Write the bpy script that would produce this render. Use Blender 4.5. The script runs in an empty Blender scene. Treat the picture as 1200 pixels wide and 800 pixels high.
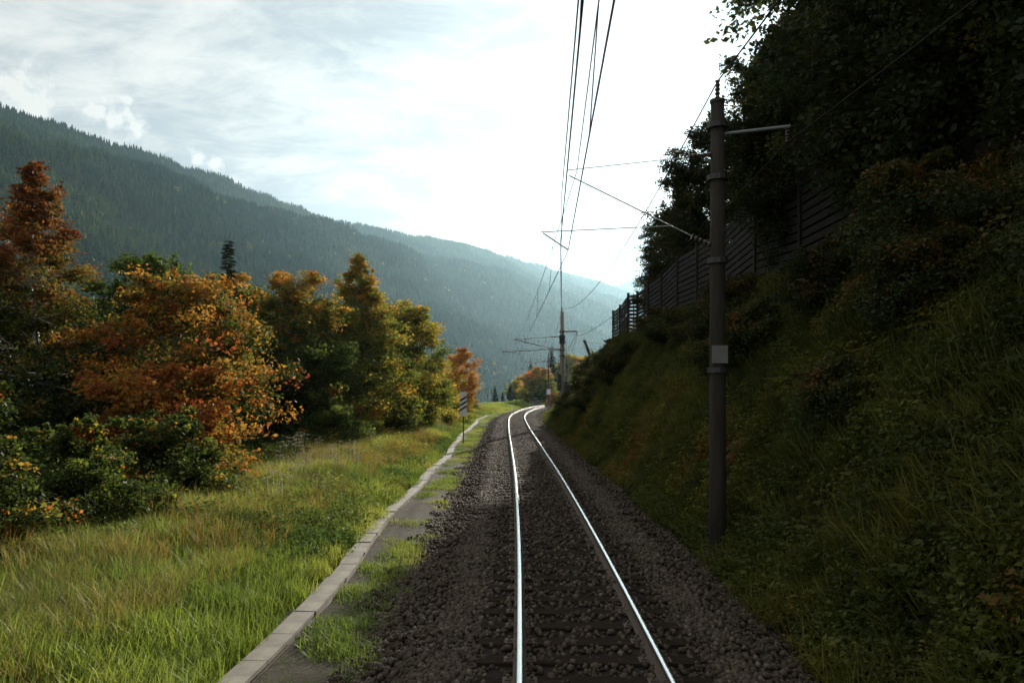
import bpy, math, random
import numpy as np
from mathutils import Vector, Matrix

SC = bpy.context.scene
COL = SC.collection
R = math.radians

# ------------------------------------------------------------------ camera, sky, sun, exposure
CAM_H = 2.85
cam_data = bpy.data.cameras.new('camera')
cam = bpy.data.objects.new('camera', cam_data); COL.objects.link(cam)
cam.location = (0, 0, CAM_H); cam.rotation_euler = (R(90), 0, 0)
cam_data.sensor_width = 36.0; cam_data.lens = 27.0
cam_data.shift_y = 55 / 1200
cam_data.clip_start = 0.1; cam_data.clip_end = 20000
SC.camera = cam

SUN_AZ, SUN_EL = R(15.8), R(18.7)
world = bpy.data.worlds.new('World'); SC.world = world; world.use_nodes = True
SKY_STRENGTH = 0.052
SUN_STRENGTH = 5.0
SC.view_settings.view_transform = 'Standard'
SC.view_settings.look = 'None'
SC.view_settings.exposure = 1.0
SC.view_settings.gamma = 1.0
SC.cycles.use_denoising = True
SC.cycles.max_bounces = 8
SC.cycles.diffuse_bounces = 3
SC.cycles.transmission_bounces = 4
SC.cycles.transparent_max_bounces = 8
SC.cycles.volume_bounces = 0
SC.cycles.caustics_reflective = False
SC.cycles.caustics_refractive = False

def build_world():
    nt = world.node_tree; N = nt.nodes; L = nt.links
    N.clear()
    def nd(t, **k):
        n = N.new(t)
        for a, b in k.items(): setattr(n, a, b)
        return n
    def mth(op, a=None, b=None, clamp=False):
        n = nd('ShaderNodeMath', operation=op, use_clamp=clamp)
        for i, v in enumerate((a, b)):
            if v is None: continue
            if isinstance(v, (int, float)): n.inputs[i].default_value = v
            else: L.new(v, n.inputs[i])
        return n.outputs[0]
    sky = nd('ShaderNodeTexSky', sky_type='NISHITA', sun_disc=False)
    sky.sun_elevation = SUN_EL; sky.sun_rotation = SUN_AZ
    sky.altitude = 700; sky.air_density = 1.0; sky.dust_density = 0.5; sky.ozone_density = 1.5
    tc = nd('ShaderNodeTexCoord'); sep = nd('ShaderNodeSeparateXYZ'); L.new(tc.outputs['Generated'], sep.inputs[0])
    zz = mth('ADD', mth('MAXIMUM', sep.outputs[2], 0.0), 0.12)
    cmb = nd('ShaderNodeCombineXYZ')
    L.new(mth('DIVIDE', sep.outputs[0], zz), cmb.inputs[0]); L.new(mth('DIVIDE', sep.outputs[1], zz), cmb.inputs[1])
    mp = nd('ShaderNodeMapping'); L.new(cmb.outputs[0], mp.inputs[0])
    mp.inputs['Scale'].default_value = (1.0, 1.35, 1); mp.inputs['Rotation'].default_value = (0, 0, R(20)); mp.inputs['Location'].default_value = (3.1, 1.7, 0)
    n1 = nd('ShaderNodeTexNoise'); L.new(mp.outputs[0], n1.inputs['Vector'])
    n1.inputs['Scale'].default_value = 1.5; n1.inputs['Detail'].default_value = 9; n1.inputs['Roughness'].default_value = 0.62; n1.inputs['Distortion'].default_value = 0.5
    n2 = nd('ShaderNodeTexNoise'); L.new(mp.outputs[0], n2.inputs['Vector'])
    n2.inputs['Scale'].default_value = 4.5; n2.inputs['Detail'].default_value = 8; n2.inputs['Roughness'].default_value = 0.65; n2.inputs['Distortion'].default_value = 0.9
    cov = mth('ADD', mth('MULTIPLY', n1.outputs['Fac'], 0.7), mth('MULTIPLY', n2.outputs['Fac'], 0.3))
    rp = nd('ShaderNodeMapRange', interpolation_type='SMOOTHSTEP'); L.new(cov, rp.inputs[0])
    rp.inputs[1].default_value = 0.38; rp.inputs[2].default_value = 0.60
    fac = mth('ADD', mth('MULTIPLY', rp.outputs[0], 0.18), .78)
    # cumulus heads that lean on the ridge line
    puff = None
    for (px, py, r) in ((112, 128, .030), (135, 135, .028), (158, 152, .022), (150, 118, .012), (232, 184, .015), (252, 194, .017), (20, 105, .045), (40, 120, .04)):
        v = Vector(((px - 600) / 900, 1, (455 - py) / 900)).normalized()
        ds = nd('ShaderNodeVectorMath', operation='DISTANCE'); L.new(tc.outputs['Generated'], ds.inputs[0]); ds.inputs[1].default_value = v
        n3 = mth('SUBTRACT', 1.0, mth('DIVIDE', ds.outputs['Value'], r))
        puff = n3 if puff is None else mth('MAXIMUM', puff, n3)
    n4 = nd('ShaderNodeTexNoise'); L.new(tc.outputs['Generated'], n4.inputs['Vector']); n4.inputs['Scale'].default_value = 55; n4.inputs['Detail'].default_value = 7; n4.inputs['Roughness'].default_value = .6
    pf = nd('ShaderNodeMapRange', interpolation_type='SMOOTHSTEP')
    L.new(mth('ADD', puff, mth('MULTIPLY', mth('SUBTRACT', n4.outputs['Fac'], 0.5), 3.0)), pf.inputs[0])
    pf.inputs[1].default_value = 0.1; pf.inputs[2].default_value = .9
    fac = mth('MAXIMUM', fac, mth('MULTIPLY', pf.outputs[0], .97))
    # cloud light: the sky's own luminance, whitened, brighter where thin cloud scatters the sun forward
    bw = nd('ShaderNodeRGBToBW'); L.new(sky.outputs[0], bw.inputs[0])
    cl = mth('ADD', mth('MULTIPLY', bw.outputs[0], .12), mth('ADD', 5.6, mth('MULTIPLY', mth('MAXIMUM', rp.outputs[0], pf.outputs[0]), 2.6)))
    cc = nd('ShaderNodeVectorMath', operation='SCALE'); tm = nd('ShaderNodeMix', data_type='RGBA'); L.new(mth('MAXIMUM', rp.outputs[0], pf.outputs[0]), tm.inputs['Factor']); tm.inputs['A'].default_value = (.92, .985, .99, 1); tm.inputs['B'].default_value = (.985, 1.0, .955, 1); L.new(tm.outputs['Result'], cc.inputs[0]); L.new(cl, cc.inputs['Scale'])
    mx = nd('ShaderNodeMix', data_type='RGBA'); L.new(fac, mx.inputs['Factor']); L.new(sky.outputs[0], mx.inputs['A']); L.new(cc.outputs[0], mx.inputs['B'])
    bg = nd('ShaderNodeBackground'); bg.inputs[1].default_value = SKY_STRENGTH; L.new(mx.outputs['Result'], bg.inputs[0])
    out = nd('ShaderNodeOutputWorld'); L.new(bg.outputs[0], out.inputs[0])
build_world()

sun_data = bpy.data.lights.new('sun', 'SUN'); sun = bpy.data.objects.new('sun', sun_data); COL.objects.link(sun)
sun_data.energy = SUN_STRENGTH; sun_data.angle = R(0.5); sun_data.color = (1.0, 0.93, 0.80)
SUN_DIR = Vector((math.sin(SUN_AZ) * math.cos(SUN_EL), math.cos(SUN_AZ) * math.cos(SUN_EL), math.sin(SUN_EL)))
sun.rotation_euler = SUN_DIR.to_track_quat('Z', 'Y').to_euler(); sun.location = (30, 60, 60)

# ------------------------------------------------------------------ helpers
def tag(o, label=None, cat=None, group=None, kind=None):
    if label: o['label'] = label
    if cat: o['category'] = cat
    if group: o['group'] = group
    if kind: o['kind'] = kind
    return o
def link(o, parent=None):
    COL.objects.link(o)
    if parent is not None: o.parent = parent
    return o
def empty(name, loc, label, cat, group=None, rz=0.0):
    o = bpy.data.objects.new(name, None); link(o); o.location = loc; o.rotation_euler = (0, 0, rz); o.empty_display_size = .3
    return tag(o, label, cat, group)
def inst(name, me, parent=None, loc=(0, 0, 0), rot=(0, 0, 0), scl=(1, 1, 1)):
    o = bpy.data.objects.new(name, me); link(o, parent); o.location = loc; o.rotation_euler = rot; o.scale = scl
    return o
def mesh_np(name, verts, faces, mats=(), attrs=None, smooth=False, midx=None):
    """faces: (n,k) int array, all faces of one size."""
    verts = np.asarray(verts, np.float32); faces = np.asarray(faces, np.int32)
    me = bpy.data.meshes.new(name); k = faces.shape[1]; n = len(faces)
    me.vertices.add(len(verts)); me.vertices.foreach_set('co', verts.ravel())
    me.loops.add(n * k); me.loops.foreach_set('vertex_index', faces.ravel())
    me.polygons.add(n); me.polygons.foreach_set('loop_start', np.arange(0, n * k, k, dtype=np.int32))
    if midx is not None: me.polygons.foreach_set('material_index', np.asarray(midx, np.int32))
    if smooth: me.polygons.foreach_set('use_smooth', np.ones(n, bool))
    for m in mats: me.materials.append(m)
    me.update(calc_edges=True)
    for an, (dom, arr) in (attrs or {}).items():
        a = me.attributes.new(an, 'FLOAT', dom); a.data.foreach_set('value', np.asarray(arr, np.float32).ravel())
    return me

class MB:
    """collects boxes, bars and tubes; becomes ONE mesh"""
    def __init__(s): s.v = []; s.f = []; s.m = []
    def add(s, vs, fs, m=0):
        b = len(s.v); s.v += [tuple(p) for p in vs]; s.f += [tuple(i + b for i in f) for f in fs]; s.m += [m] * len(fs)
    def box(s, c, size, rot=None, m=0, taper=1.0):
        hx, hy, hz = size[0] / 2, size[1] / 2, size[2] / 2; vs = []
        for sz in (-1, 1):
            t = taper if sz > 0 else 1.0
            for sx, sy in ((-1, -1), (1, -1), (1, 1), (-1, 1)):
                p = Vector((sx * hx * t, sy * hy * t, sz * hz))
                if rot is not None: p = rot @ p
                vs.append(p + Vector(c))
        s.add(vs, [(3, 2, 1, 0), (4, 5, 6, 7), (0, 1, 5, 4), (1, 2, 6, 5), (2, 3, 7, 6), (3, 0, 4, 7)], m)
    def tube(s, pts, rad, n=6, m=0, cap=True):
        pts = [Vector(p) for p in pts]; k = len(pts)
        if isinstance(rad, (int, float)): rad = [rad] * k
        vs = []; ref = None
        for i, p in enumerate(pts):
            t = (pts[min(i + 1, k - 1)] - pts[max(i - 1, 0)]).normalized()
            if ref is None: ref = Vector((0, 0, 1)) if abs(t.z) < .9 else Vector((1, 0, 0))
            a = t.cross(ref).normalized(); b = a.cross(t); ref = b
            for j in range(n):
                w = 2 * math.pi * j / n; vs.append(p + (a * math.cos(w) + b * math.sin(w)) * rad[i])
        fs = [(i * n + j, i * n + (j + 1) % n, (i + 1) * n + (j + 1) % n, (i + 1) * n + j) for i in range(k - 1) for j in range(n)]
        if cap: fs += [tuple(range(n))[::-1], tuple((k - 1) * n + j for j in range(n))]
        s.add(vs, fs, m)
    def mesh(s, name, mats, smooth=False):
        me = bpy.data.meshes.new(name); me.from_pydata(s.v, [], s.f)
        for m in (mats if isinstance(mats, (list, tuple)) else [mats]): me.materials.append(m)
        me.polygons.foreach_set('material_index', s.m)
        if smooth: me.polygons.foreach_set('use_smooth', [True] * len(s.f))
        me.update(); return me
    def build(s, name, mats, parent=None, loc=(0, 0, 0), smooth=False):
        return inst(name, s.mesh(name, mats, smooth), parent, loc)

def vnoise(x, y, seed=0):
    """smooth value noise, numpy arrays"""
    x = np.asarray(x, float); y = np.asarray(y, float)
    xi = np.floor(x).astype(np.int64); yi = np.floor(y).astype(np.int64); xf = x - xi; yf = y - yi
    def h(a, b):
        n = (a * 374761393 + b * 668265263 + seed * 974711) & 0xffffffff
        n = ((n ^ (n >> 13)) * 1274126177) & 0xffffffff
        return ((n ^ (n >> 16)) & 0xffff) / 65535.0
    u = xf * xf * (3 - 2 * xf); v = yf * yf * (3 - 2 * yf)
    return (h(xi, yi) * (1 - u) + h(xi + 1, yi) * u) * (1 - v) + (h(xi, yi + 1) * (1 - u) + h(xi + 1, yi + 1) * u) * v - .5
def fbm(x, y, seed=0, o=4):
    return sum(vnoise(x * 2 ** i, y * 2 ** i, seed + i) * .5 ** i for i in range(o))

# ------------------------------------------------------------------ materials
def new_mat(name):
    m = bpy.data.materials.new(name); m.use_nodes = True; nt = m.node_tree; nt.nodes.clear()
    return m, nt
def N(nt, t, **k):
    n = nt.nodes.new(t)
    for a, b in k.items(): setattr(n, a, b)
    return n
def ramp(nt, stops, src, interp='LINEAR'):
    r = N(nt, 'ShaderNodeValToRGB'); e = r.color_ramp.elements; r.color_ramp.interpolation = interp
    while len(e) < len(stops): e.new(0.5)
    for i, (p, c) in enumerate(stops): e[i].position = p; e[i].color = (*c, 1)
    nt.links.new(src, r.inputs[0]); return r.outputs[0]
def noise(nt, scale, detail=5, rough=.6, coord='Object', stretch=None):
    tc = N(nt, 'ShaderNodeTexCoord'); n = N(nt, 'ShaderNodeTexNoise')
    src = tc.outputs[coord]
    if stretch:
        mp = N(nt, 'ShaderNodeMapping'); mp.inputs['Scale'].default_value = stretch; nt.links.new(src, mp.inputs[0]); src = mp.outputs[0]
    nt.links.new(src, n.inputs['Vector']); n.inputs['Scale'].default_value = scale; n.inputs['Detail'].default_value = detail; n.inputs['Roughness'].default_value = rough
    return n.outputs['Fac']
def surf_mat(name, c1, c2, scale=6, rough=.8, metal=0, bump=.3, bscale=None, stretch=None, spec=.4):
    m, nt = new_mat(name); p = N(nt, 'ShaderNodeBsdfPrincipled'); o = N(nt, 'ShaderNodeOutputMaterial')
    f = noise(nt, scale, 6, .65, stretch=stretch)
    nt.links.new(ramp(nt, [(.3, c1), (.7, c2)], f), p.inputs['Base Color'])
    p.inputs['Roughness'].default_value = rough; p.inputs['Metallic'].default_value = metal; p.inputs['Specular IOR Level'].default_value = spec
    if bump:
        b = N(nt, 'ShaderNodeBump'); b.inputs['Strength'].default_value = bump; b.inputs['Distance'].default_value = .02
        nt.links.new(noise(nt, bscale or scale * 4, 6, .7, stretch=stretch), b.inputs['Height']); nt.links.new(b.outputs[0], p.inputs['Normal'])
    nt.links.new(p.outputs[0], o.inputs[0]); return m
def leaf_mat(name, stops, trans=.45, attr='tint', inst_attr=False, rough=.5, jitter=.25, gloss=.015):
    m, nt = new_mat(name); o = N(nt, 'ShaderNodeOutputMaterial')
    a = N(nt, 'ShaderNodeAttribute', attribute_name=attr)
    if inst_attr: a.attribute_type = 'INSTANCER'
    col = ramp(nt, stops, a.outputs['Fac'])
    if jitter:
        oi = N(nt, 'ShaderNodeObjectInfo'); mr = N(nt, 'ShaderNodeMapRange'); nt.links.new(oi.outputs['Random'], mr.inputs[0])
        mr.inputs[3].default_value = 1 - jitter; mr.inputs[4].default_value = 1 + jitter
        hs = N(nt, 'ShaderNodeHueSaturation'); nt.links.new(mr.outputs[0], hs.inputs['Value']); nt.links.new(col, hs.inputs['Color']); col = hs.outputs[0]
    d = N(nt, 'ShaderNodeBsdfDiffuse'); t = N(nt, 'ShaderNodeBsdfTranslucent'); nt.links.new(col, d.inputs[0])
    g = N(nt, 'ShaderNodeGamma'); g.inputs[1].default_value = .9; nt.links.new(col, g.inputs[0]); nt.links.new(g.outputs[0], t.inputs[0])
    mx = N(nt, 'ShaderNodeMixShader'); mx.inputs[0].default_value = trans; nt.links.new(d.outputs[0], mx.inputs[1]); nt.links.new(t.outputs[0], mx.inputs[2])
    gl = N(nt, 'ShaderNodeBsdfGlossy'); gl.inputs['Roughness'].default_value = rough
    m2 = N(nt, 'ShaderNodeMixShader'); m2.inputs[0].default_value = gloss; nt.links.new(mx.outputs[0], m2.inputs[1]); nt.links.new(gl.outputs[0], m2.inputs[2])
    nt.links.new(m2.outputs[0], o.inputs[0]); return m

GREEN_D = (.025, .039, .007); GREEN = (.055, .082, .011); GREEN_Y = (.17, .19, .02); YEL = (.55, .38, .04); ORG = (.58, .22, .025); RED = (.24, .050, .018); RUST = (.24, .085, .022)
M = {}
M['leaf_rust'] = leaf_mat('rust_leaf', [(0, GREEN_D), (.28, GREEN), (.40, (.17, .14, .02)), (.56, (.46, .22, .025)), (.76, (.42, .12, .018)), (1, (.24, .045, .016))], trans=.52)
M['leaf_mix'] = leaf_mat('mixed_leaf', [(0, GREEN_D), (.30, GREEN), (.52, (.17, .19, .02)), (.75, (.46, .27, .03)), (1, (.40, .09, .02))], trans=.52)
M['leaf_larch'] = leaf_mat('rust_brown_leaf', [(0, (.016, .026, .005)), (.3, (.04, .058, .008)), (.48, (.10, .085, .012)), (.66, (.20, .085, .014)), (.85, (.17, .040, .010)), (1, (.07, .028, .010))], trans=.42)
M['leaf_orange'] = leaf_mat('orange_leaf', [(0, (.10, .10, .02)), (.3, (.38, .20, .03)), (.7, ORG), (1, (.33, .09, .03))])
M['leaf_yellow'] = leaf_mat('yellow_leaf', [(0, GREEN), (.4, GREEN_Y), (.75, YEL), (1, ORG)])
M['leaf_green'] = leaf_mat('green_leaf', [(0, GREEN_D), (.5, GREEN), (.85, (.085, .11, .02)), (1, GREEN_Y)])
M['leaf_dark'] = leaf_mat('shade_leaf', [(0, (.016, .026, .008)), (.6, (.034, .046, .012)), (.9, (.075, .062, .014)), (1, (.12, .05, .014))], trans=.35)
M['needle'] = leaf_mat('spruce_needle', [(0, (.012, .022, .012)), (1, (.032, .055, .022))], trans=.15, jitter=.2)
M['bark'] = surf_mat('grey_brown_bark', (.035, .026, .018), (.10, .08, .06), 9, .9, stretch=(3, 3, .6), bump=.6)
M['birch'] = surf_mat('birch_bark', (.16, .14, .12), (.62, .60, .55), 7, .7, stretch=(.7, .7, 4), bump=.3)
M['steel_top'] = surf_mat('polished_rail_steel', (.62, .61, .60), (.72, .71, .70), 3, .22, 1.0, bump=0, stretch=(8, .3, 1))
M['rail_rust'] = surf_mat('rusty_rail_side', (.055, .036, .024), (.12, .085, .06), 14, .75, bump=.3)
M['sleeper'] = surf_mat('tarred_sleeper_wood', (.016, .011, .008), (.040, .029, .021), 5, 1.0, stretch=(.6, 6, 6), bump=.5, spec=.04)
M['stone'] = None
M['concrete'] = surf_mat('weathered_concrete', (.085, .078, .062), (.21, .19, .155), 2.2, .9, bump=.3, bscale=40)
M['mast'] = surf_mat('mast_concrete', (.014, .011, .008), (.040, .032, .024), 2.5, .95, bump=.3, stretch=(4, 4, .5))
M['mast_sunlit'] = surf_mat('sunlit_mast_concrete', (.13, .115, .09), (.24, .215, .17), 3, .9, bump=.3, stretch=(4, 4, .5))  # lighter copy of the mast concrete, sunlight on the middle mast put into colour
M['iron'] = surf_mat('dark_painted_iron', (.025, .025, .024), (.06, .055, .05), 12, .55, .3, bump=.2)
M['galv'] = surf_mat('galvanised_tube', (.22, .23, .23), (.34, .35, .35), 12, .5, .3, bump=.1)
M['wire'] = surf_mat('weathered_copper_wire', (.016, .015, .013), (.03, .027, .024), 5, .9, 0, bump=0, spec=.1)
M['insul'] = surf_mat('brown_porcelain', (.035, .018, .012), (.05, .026, .018), 5, .4, bump=0)
M['white'] = surf_mat('white_enamel', (.60, .60, .57), (.74, .74, .71), 5, .5, bump=.05)
M['black'] = surf_mat('black_enamel', (.012, .012, .012), (.02, .02, .02), 5, .5, bump=.05)
M['plate'] = surf_mat('grey_number_plate', (.12, .115, .105), (.16, .155, .145), 5, .6, bump=.05)
M['fence'] = surf_mat('dark_weathered_timber', (.006, .0048, .0036), (.019, .015, .011), 3, .85, stretch=(6, .5, 6), bump=.5, spec=.2)
M['pole_wood'] = surf_mat('old_pole_wood', (.03, .024, .018), (.075, .06, .045), 5, .85, stretch=(5, 5, .4), bump=.5)

def stone_mat():
    m, nt = new_mat('ballast_stone'); p = N(nt, 'ShaderNodeBsdfPrincipled'); o = N(nt, 'ShaderNodeOutputMaterial')
    a = N(nt, 'ShaderNodeAttribute', attribute_name='tint')
    nt.links.new(ramp(nt, [(0, (.022, .014, .008)), (.5, (.056, .039, .025)), (.85, (.100, .076, .053)), (1, (.21, .175, .13))], a.outputs['Fac']), p.inputs['Base Color'])
    p.inputs['Roughness'].default_value = .8; p.inputs['Specular IOR Level'].default_value = .3
    nt.links.new(p.outputs[0], o.inputs[0]); return m
M['stone'] = stone_mat()

def ground_mat():
    m, nt = new_mat('ground_soil'); p = N(nt, 'ShaderNodeBsdfPrincipled'); o = N(nt, 'ShaderNodeOutputMaterial')
    a = N(nt, 'ShaderNodeAttribute', attribute_name='offset')
    nb = noise(nt, .9, 6, .7); nf = noise(nt, 14, 6, .75); nm = noise(nt, 3.0, 5, .7)
    gravel = ramp(nt, [(.3, (.016, .012, .010)), (.55, (.040, .032, .026)), (.75, (.075, .064, .055))], nf)
    dirt = ramp(nt, [(.3, (.022, .018, .012)), (.5, (.050, .041, .029)), (.7, (.040, .044, .015))], nm)
    grass = ramp(nt, [(.3, (.030, .042, .010)), (.5, (.060, .078, .016)), (.7, (.095, .080, .026))], nm)
    forest = ramp(nt, [(.3, (.012, .014, .006)), (.6, (.035, .030, .014)), (.8, (.06, .036, .015))], nm)
    def mth(op, x, y):
        n = N(nt, 'ShaderNodeMath', operation=op)
        for i, v in enumerate((x, y)):
            if isinstance(v, (int, float)): n.inputs[i].default_value = v
            else: nt.links.new(v, n.inputs[i])
        return n.outputs[0]
    dd = mth('ADD', a.outputs['Fac'], mth('MULTIPLY', mth('SUBTRACT', nb, .5), 1.3))
    def edge(x0, x1):
        r = N(nt, 'ShaderNodeMapRange', interpolation_type='SMOOTHSTEP'); nt.links.new(dd, r.inputs[0]); r.inputs[1].default_value = x0; r.inputs[2].default_value = x1; return r.outputs[0]
    def mix(f, x, y):
        n = N(nt, 'ShaderNodeMix', data_type='RGBA'); nt.links.new(f, n.inputs['Factor']); nt.links.new(x, n.inputs['A']); nt.links.new(y, n.inputs['B']); return n.outputs['Result']
    c = mix(edge(-11, -9), forest, grass)
    c = mix(edge(-4.6, -3.9), c, dirt)
    c = mix(edge(-2.8, -2.1), c, gravel)
    c = mix(edge(2.9, 3.6), c, forest)
    nt.links.new(c, p.inputs['Base Color']); p.inputs['Roughness'].default_value = .95; p.inputs['Specular IOR Level'].default_value = .15
    b = N(nt, 'ShaderNodeBump'); b.inputs['Strength'].default_value = .8; b.inputs['Distance'].default_value = .06; nt.links.new(nf, b.inputs['Height']); nt.links.new(b.outputs[0], p.inputs['Normal'])
    nt.links.new(p.outputs[0], o.inputs[0]); return m
M['ground'] = ground_mat()
M['hill'] = surf_mat('forest_floor', (.016, .020, .010), (.040, .042, .020), .01, .95, bump=0, spec=.1)
M['valley'] = surf_mat('valley_meadow', (.05, .07, .02), (.10, .11, .035), .01, .95, bump=0, spec=.1)

# ------------------------------------------------------------------ track centre line (S-bend, then a right-hand curve of 320 m)
PY = np.array([-70, -25, 0, 14, 24, 37, 50, 62, 72.]); PX = np.array([-.10, .45, .74, .88, .86, .72, .56, .47, .45])
TAN = np.gradient(PX, PY); TAN[-1] = 0
def herm(y):
    i = np.clip(np.searchsorted(PY, y) - 1, 0, len(PY) - 2); h = PY[i + 1] - PY[i]; t = (y - PY[i]) / h
    return (2*t**3 - 3*t**2 + 1) * PX[i] + (t**3 - 2*t**2 + t) * h * TAN[i] + (-2*t**3 + 3*t**2) * PX[i+1] + (t**3 - t**2) * h * TAN[i+1]
RAD, S0, ARC = 320.0, 72.0, 330.0
def path(s):
    s = np.asarray(s, float); a = np.clip((s - S0) / RAD, 0, ARC / RAD); ex = np.maximum(s - S0 - ARC, 0)
    x = np.where(s < S0, herm(np.minimum(s, S0)), .45 + RAD * (1 - np.cos(a)) + ex * np.sin(a))
    y = np.where(s < S0, s, S0 + RAD * np.sin(a) + ex * np.cos(a))
    sl = (herm(np.minimum(s, S0) + .25 * (s < S0 - .25)) - herm(np.minimum(s, S0) - .25)) / .25 * .5
    ang = np.where(s < S0, np.arctan(sl), a)
    return x, y, ang
def at_track(s, d):
    x, y, a = path(s); return x + np.cos(a) * d, y - np.sin(a) * d
_PS = np.arange(-70, 520, .5); _PXY = np.stack(path(_PS)[:2], 1); _PA = path(_PS)[2]
def to_sd(x, y):
    x = np.atleast_1d(np.asarray(x, float)); y = np.atleast_1d(np.asarray(y, float))
    i = np.array([np.argmin((_PXY[:, 0] - a) ** 2 + (_PXY[:, 1] - b) ** 2) for a, b in zip(x, y)])
    dx = x - _PXY[i, 0]; dy = y - _PXY[i, 1]; a = _PA[i]
    return _PS[i] + dx * np.sin(a) + dy * np.cos(a), dx * np.cos(a) - dy * np.sin(a)
GD = np.array([-900, -600, -400, -250, -120, -60, -35, -22, -15, -10, -7, -5, -4.3, -2.6, -2.4, -1.7, 0, 1.7, 2.4, 2.9, 3.5, 4.1, 5.0, 6.0, 7.3, 9, 14, 22, 45, 100, 250])
GZ = np.array([-70, -69, -66, -60, -35, -14, -5, -.8, .1, .15, 0, -.35, -.47, -.5, -.5, -.215, -.215, -.215, -.5, -.52, -.1, 1.5, 3.05, 4.4, 6.1, 6.5, 8.0, 12, 24, 50, 80])
def height(s, d):
    s = np.asarray(s, float); d = np.asarray(d, float)
    z = np.interp(d, GD, GZ)
    t = np.clip((s - 58) / 40, 0, 1); f = 1 - .78 * t * t * (3 - 2 * t)
    z = np.where(d > 2.9, -.52 + (z + .52) * f, z)
    wl = np.clip((-d - 4.3) / 2, 0, 1); wr = np.clip((d - 3.0) / 1.2, 0, 1)
    z = z + wl * (fbm(s * .25, d * .3, 3) * .35 + fbm(s * 1.1, d * 1.2, 9, 3) * .10) + wr * (fbm(s * .22, d * .3, 5) * .7 + fbm(s * .9, d * .9, 11, 3) * .28)
    z = z + np.clip((np.abs(d) - 2.3) / .4, 0, 1) * (1 - wl) * (1 - wr) * fbm(s * 1.5, d * 1.5, 21, 3) * .06
    return z
def ground_z(x, y):
    s, d = to_sd(x, y); return float(height(s, d)[0])

def build_ground():
    ss = np.concatenate([np.arange(-70, 0, 4), np.arange(0, 70, .6), np.arange(70, 130, 1.2), np.arange(130, 260, 4), np.arange(260, 511, 12)])
    dd = np.concatenate([[-900, -600, -400, -300, -220, -160, -120, -90, -70, -55, -45, -38, -32, -27, -23, -20, -17.5, -15.5], np.arange(-14, -4.3, .5), [-4.3, -4.0, -3.6, -3.2, -2.9, -2.6, -2.4, -2.1, -1.7, -1.2, -.6, 0, .6, 1.2, 1.7, 2.1, 2.4, 2.65, 2.9], np.arange(3.2, 10, .4), [10.5, 11.5, 12.5, 14, 16, 18, 20, 23, 27, 32, 38, 45, 55, 70, 90, 120, 170, 250]])
    S, D = np.meshgrid(ss, dd, indexing='ij'); x, y = at_track(S, D); z = height(S, D)
    n, k = S.shape; idx = np.arange(n * k).reshape(n, k)
    f = np.stack([idx[:-1, :-1], idx[:-1, 1:], idx[1:, 1:], idx[1:, :-1]], -1).reshape(-1, 4)
    me = mesh_np('ground', np.stack([x, y, z], -1).reshape(-1, 3), f, [M['ground']], {'offset': ('POINT', D.ravel())}, True)
    tag(inst('ground', me), 'grassy verge, gravel track bed and steep railway bank', kind='structure')
build_ground()
mb = MB(); mb.add([(-6500, -1500, -72), (6500, -1500, -72), (6500, 7000, -72), (-6500, 7000, -72)], [(0, 1, 2, 3)])
tag(mb.build('valley_floor', M['valley']), 'flat valley floor below the mountain', kind='structure')

# ------------------------------------------------------------------ mountains and their forest
def px_pt(px, py, Y): return ((px - 600) / 900 * Y, Y, CAM_H + (455 - py) / 900 * Y)
def build_mountain(rows, fall, name, label, seed, nu=260, nt=70, amp=95, tree=11):
    P = np.array([px_pt(*r) for r in rows]); L = np.concatenate([[0], np.cumsum(np.hypot(*np.diff(P[:, :2], axis=0).T))])
    u = np.linspace(0, L[-1], nu); rx, ry, rz = (np.interp(u, L, P[:, i]) for i in range(3))
    k = np.ones(9) / 9
    rz = np.convolve(np.pad(rz, 4, 'edge'), k, 'valid') - tree
    t = np.concatenate([np.linspace(-.45, 0, 10)[:-1], np.linspace(0, 1, nt)])
    def surf(uu, tt):
        X = np.interp(uu, u, rx); Y = np.interp(uu, u, ry); Z = np.interp(uu, u, rz)
        fx, fy = fall
        x = X + fx * tt; y = Y + fy * tt
        sp = np.sin(np.clip(tt, 0, 1) * math.pi) ** .7
        rid = 1 - np.abs(2 * vnoise(uu / 420 + tt * .9, tt * 1.2, seed)) * 2
        z = np.where(tt >= 0, Z + (-74 - Z) * (tt ** .9), Z + tt * (Z + 74) * 1.0)
        z = z + sp * (rid * amp * .55 + fbm(uu / 170, tt * 7, seed + 3) * amp * .7) + (1 - sp) * fbm(uu / 60, tt * 10, seed + 6, 3) * 9 * (tt < .9)
        return x, y, np.maximum(z, -74)
    U, T = np.meshgrid(u, t, indexing='ij'); x, y, z = surf(U, T); n, m = U.shape; idx = np.arange(n * m).reshape(n, m)
    f = np.stack([idx[:-1, :-1], idx[1:, :-1], idx[1:, 1:], idx[:-1, 1:]], -1).reshape(-1, 4)
    me = mesh_np(name, np.stack([x, y, z], -1).reshape(-1, 3), f, [M['hill']], None, True)
    tag(inst(name, me), label, kind='structure'); return surf, L[-1]
RIDGE = [(-420, 40, 1050), (-260, 60, 1180), (-120, 88, 1350), (0, 119, 1500), (100, 155, 1650), (160, 172, 1750), (265, 207, 1950), (330, 233, 2100), (400, 260, 2300), (470, 270, 2500), (540, 285, 2750), (620, 306, 3100), (660, 318, 3300), (700, 329, 3500), (716, 336, 3600), (780, 362, 3900), (860, 395, 4200)]
surf1, L1 = build_mountain(RIDGE, (1090, -720), 'mountain', 'long forested mountain ridge descending across the valley', 4)
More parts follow.
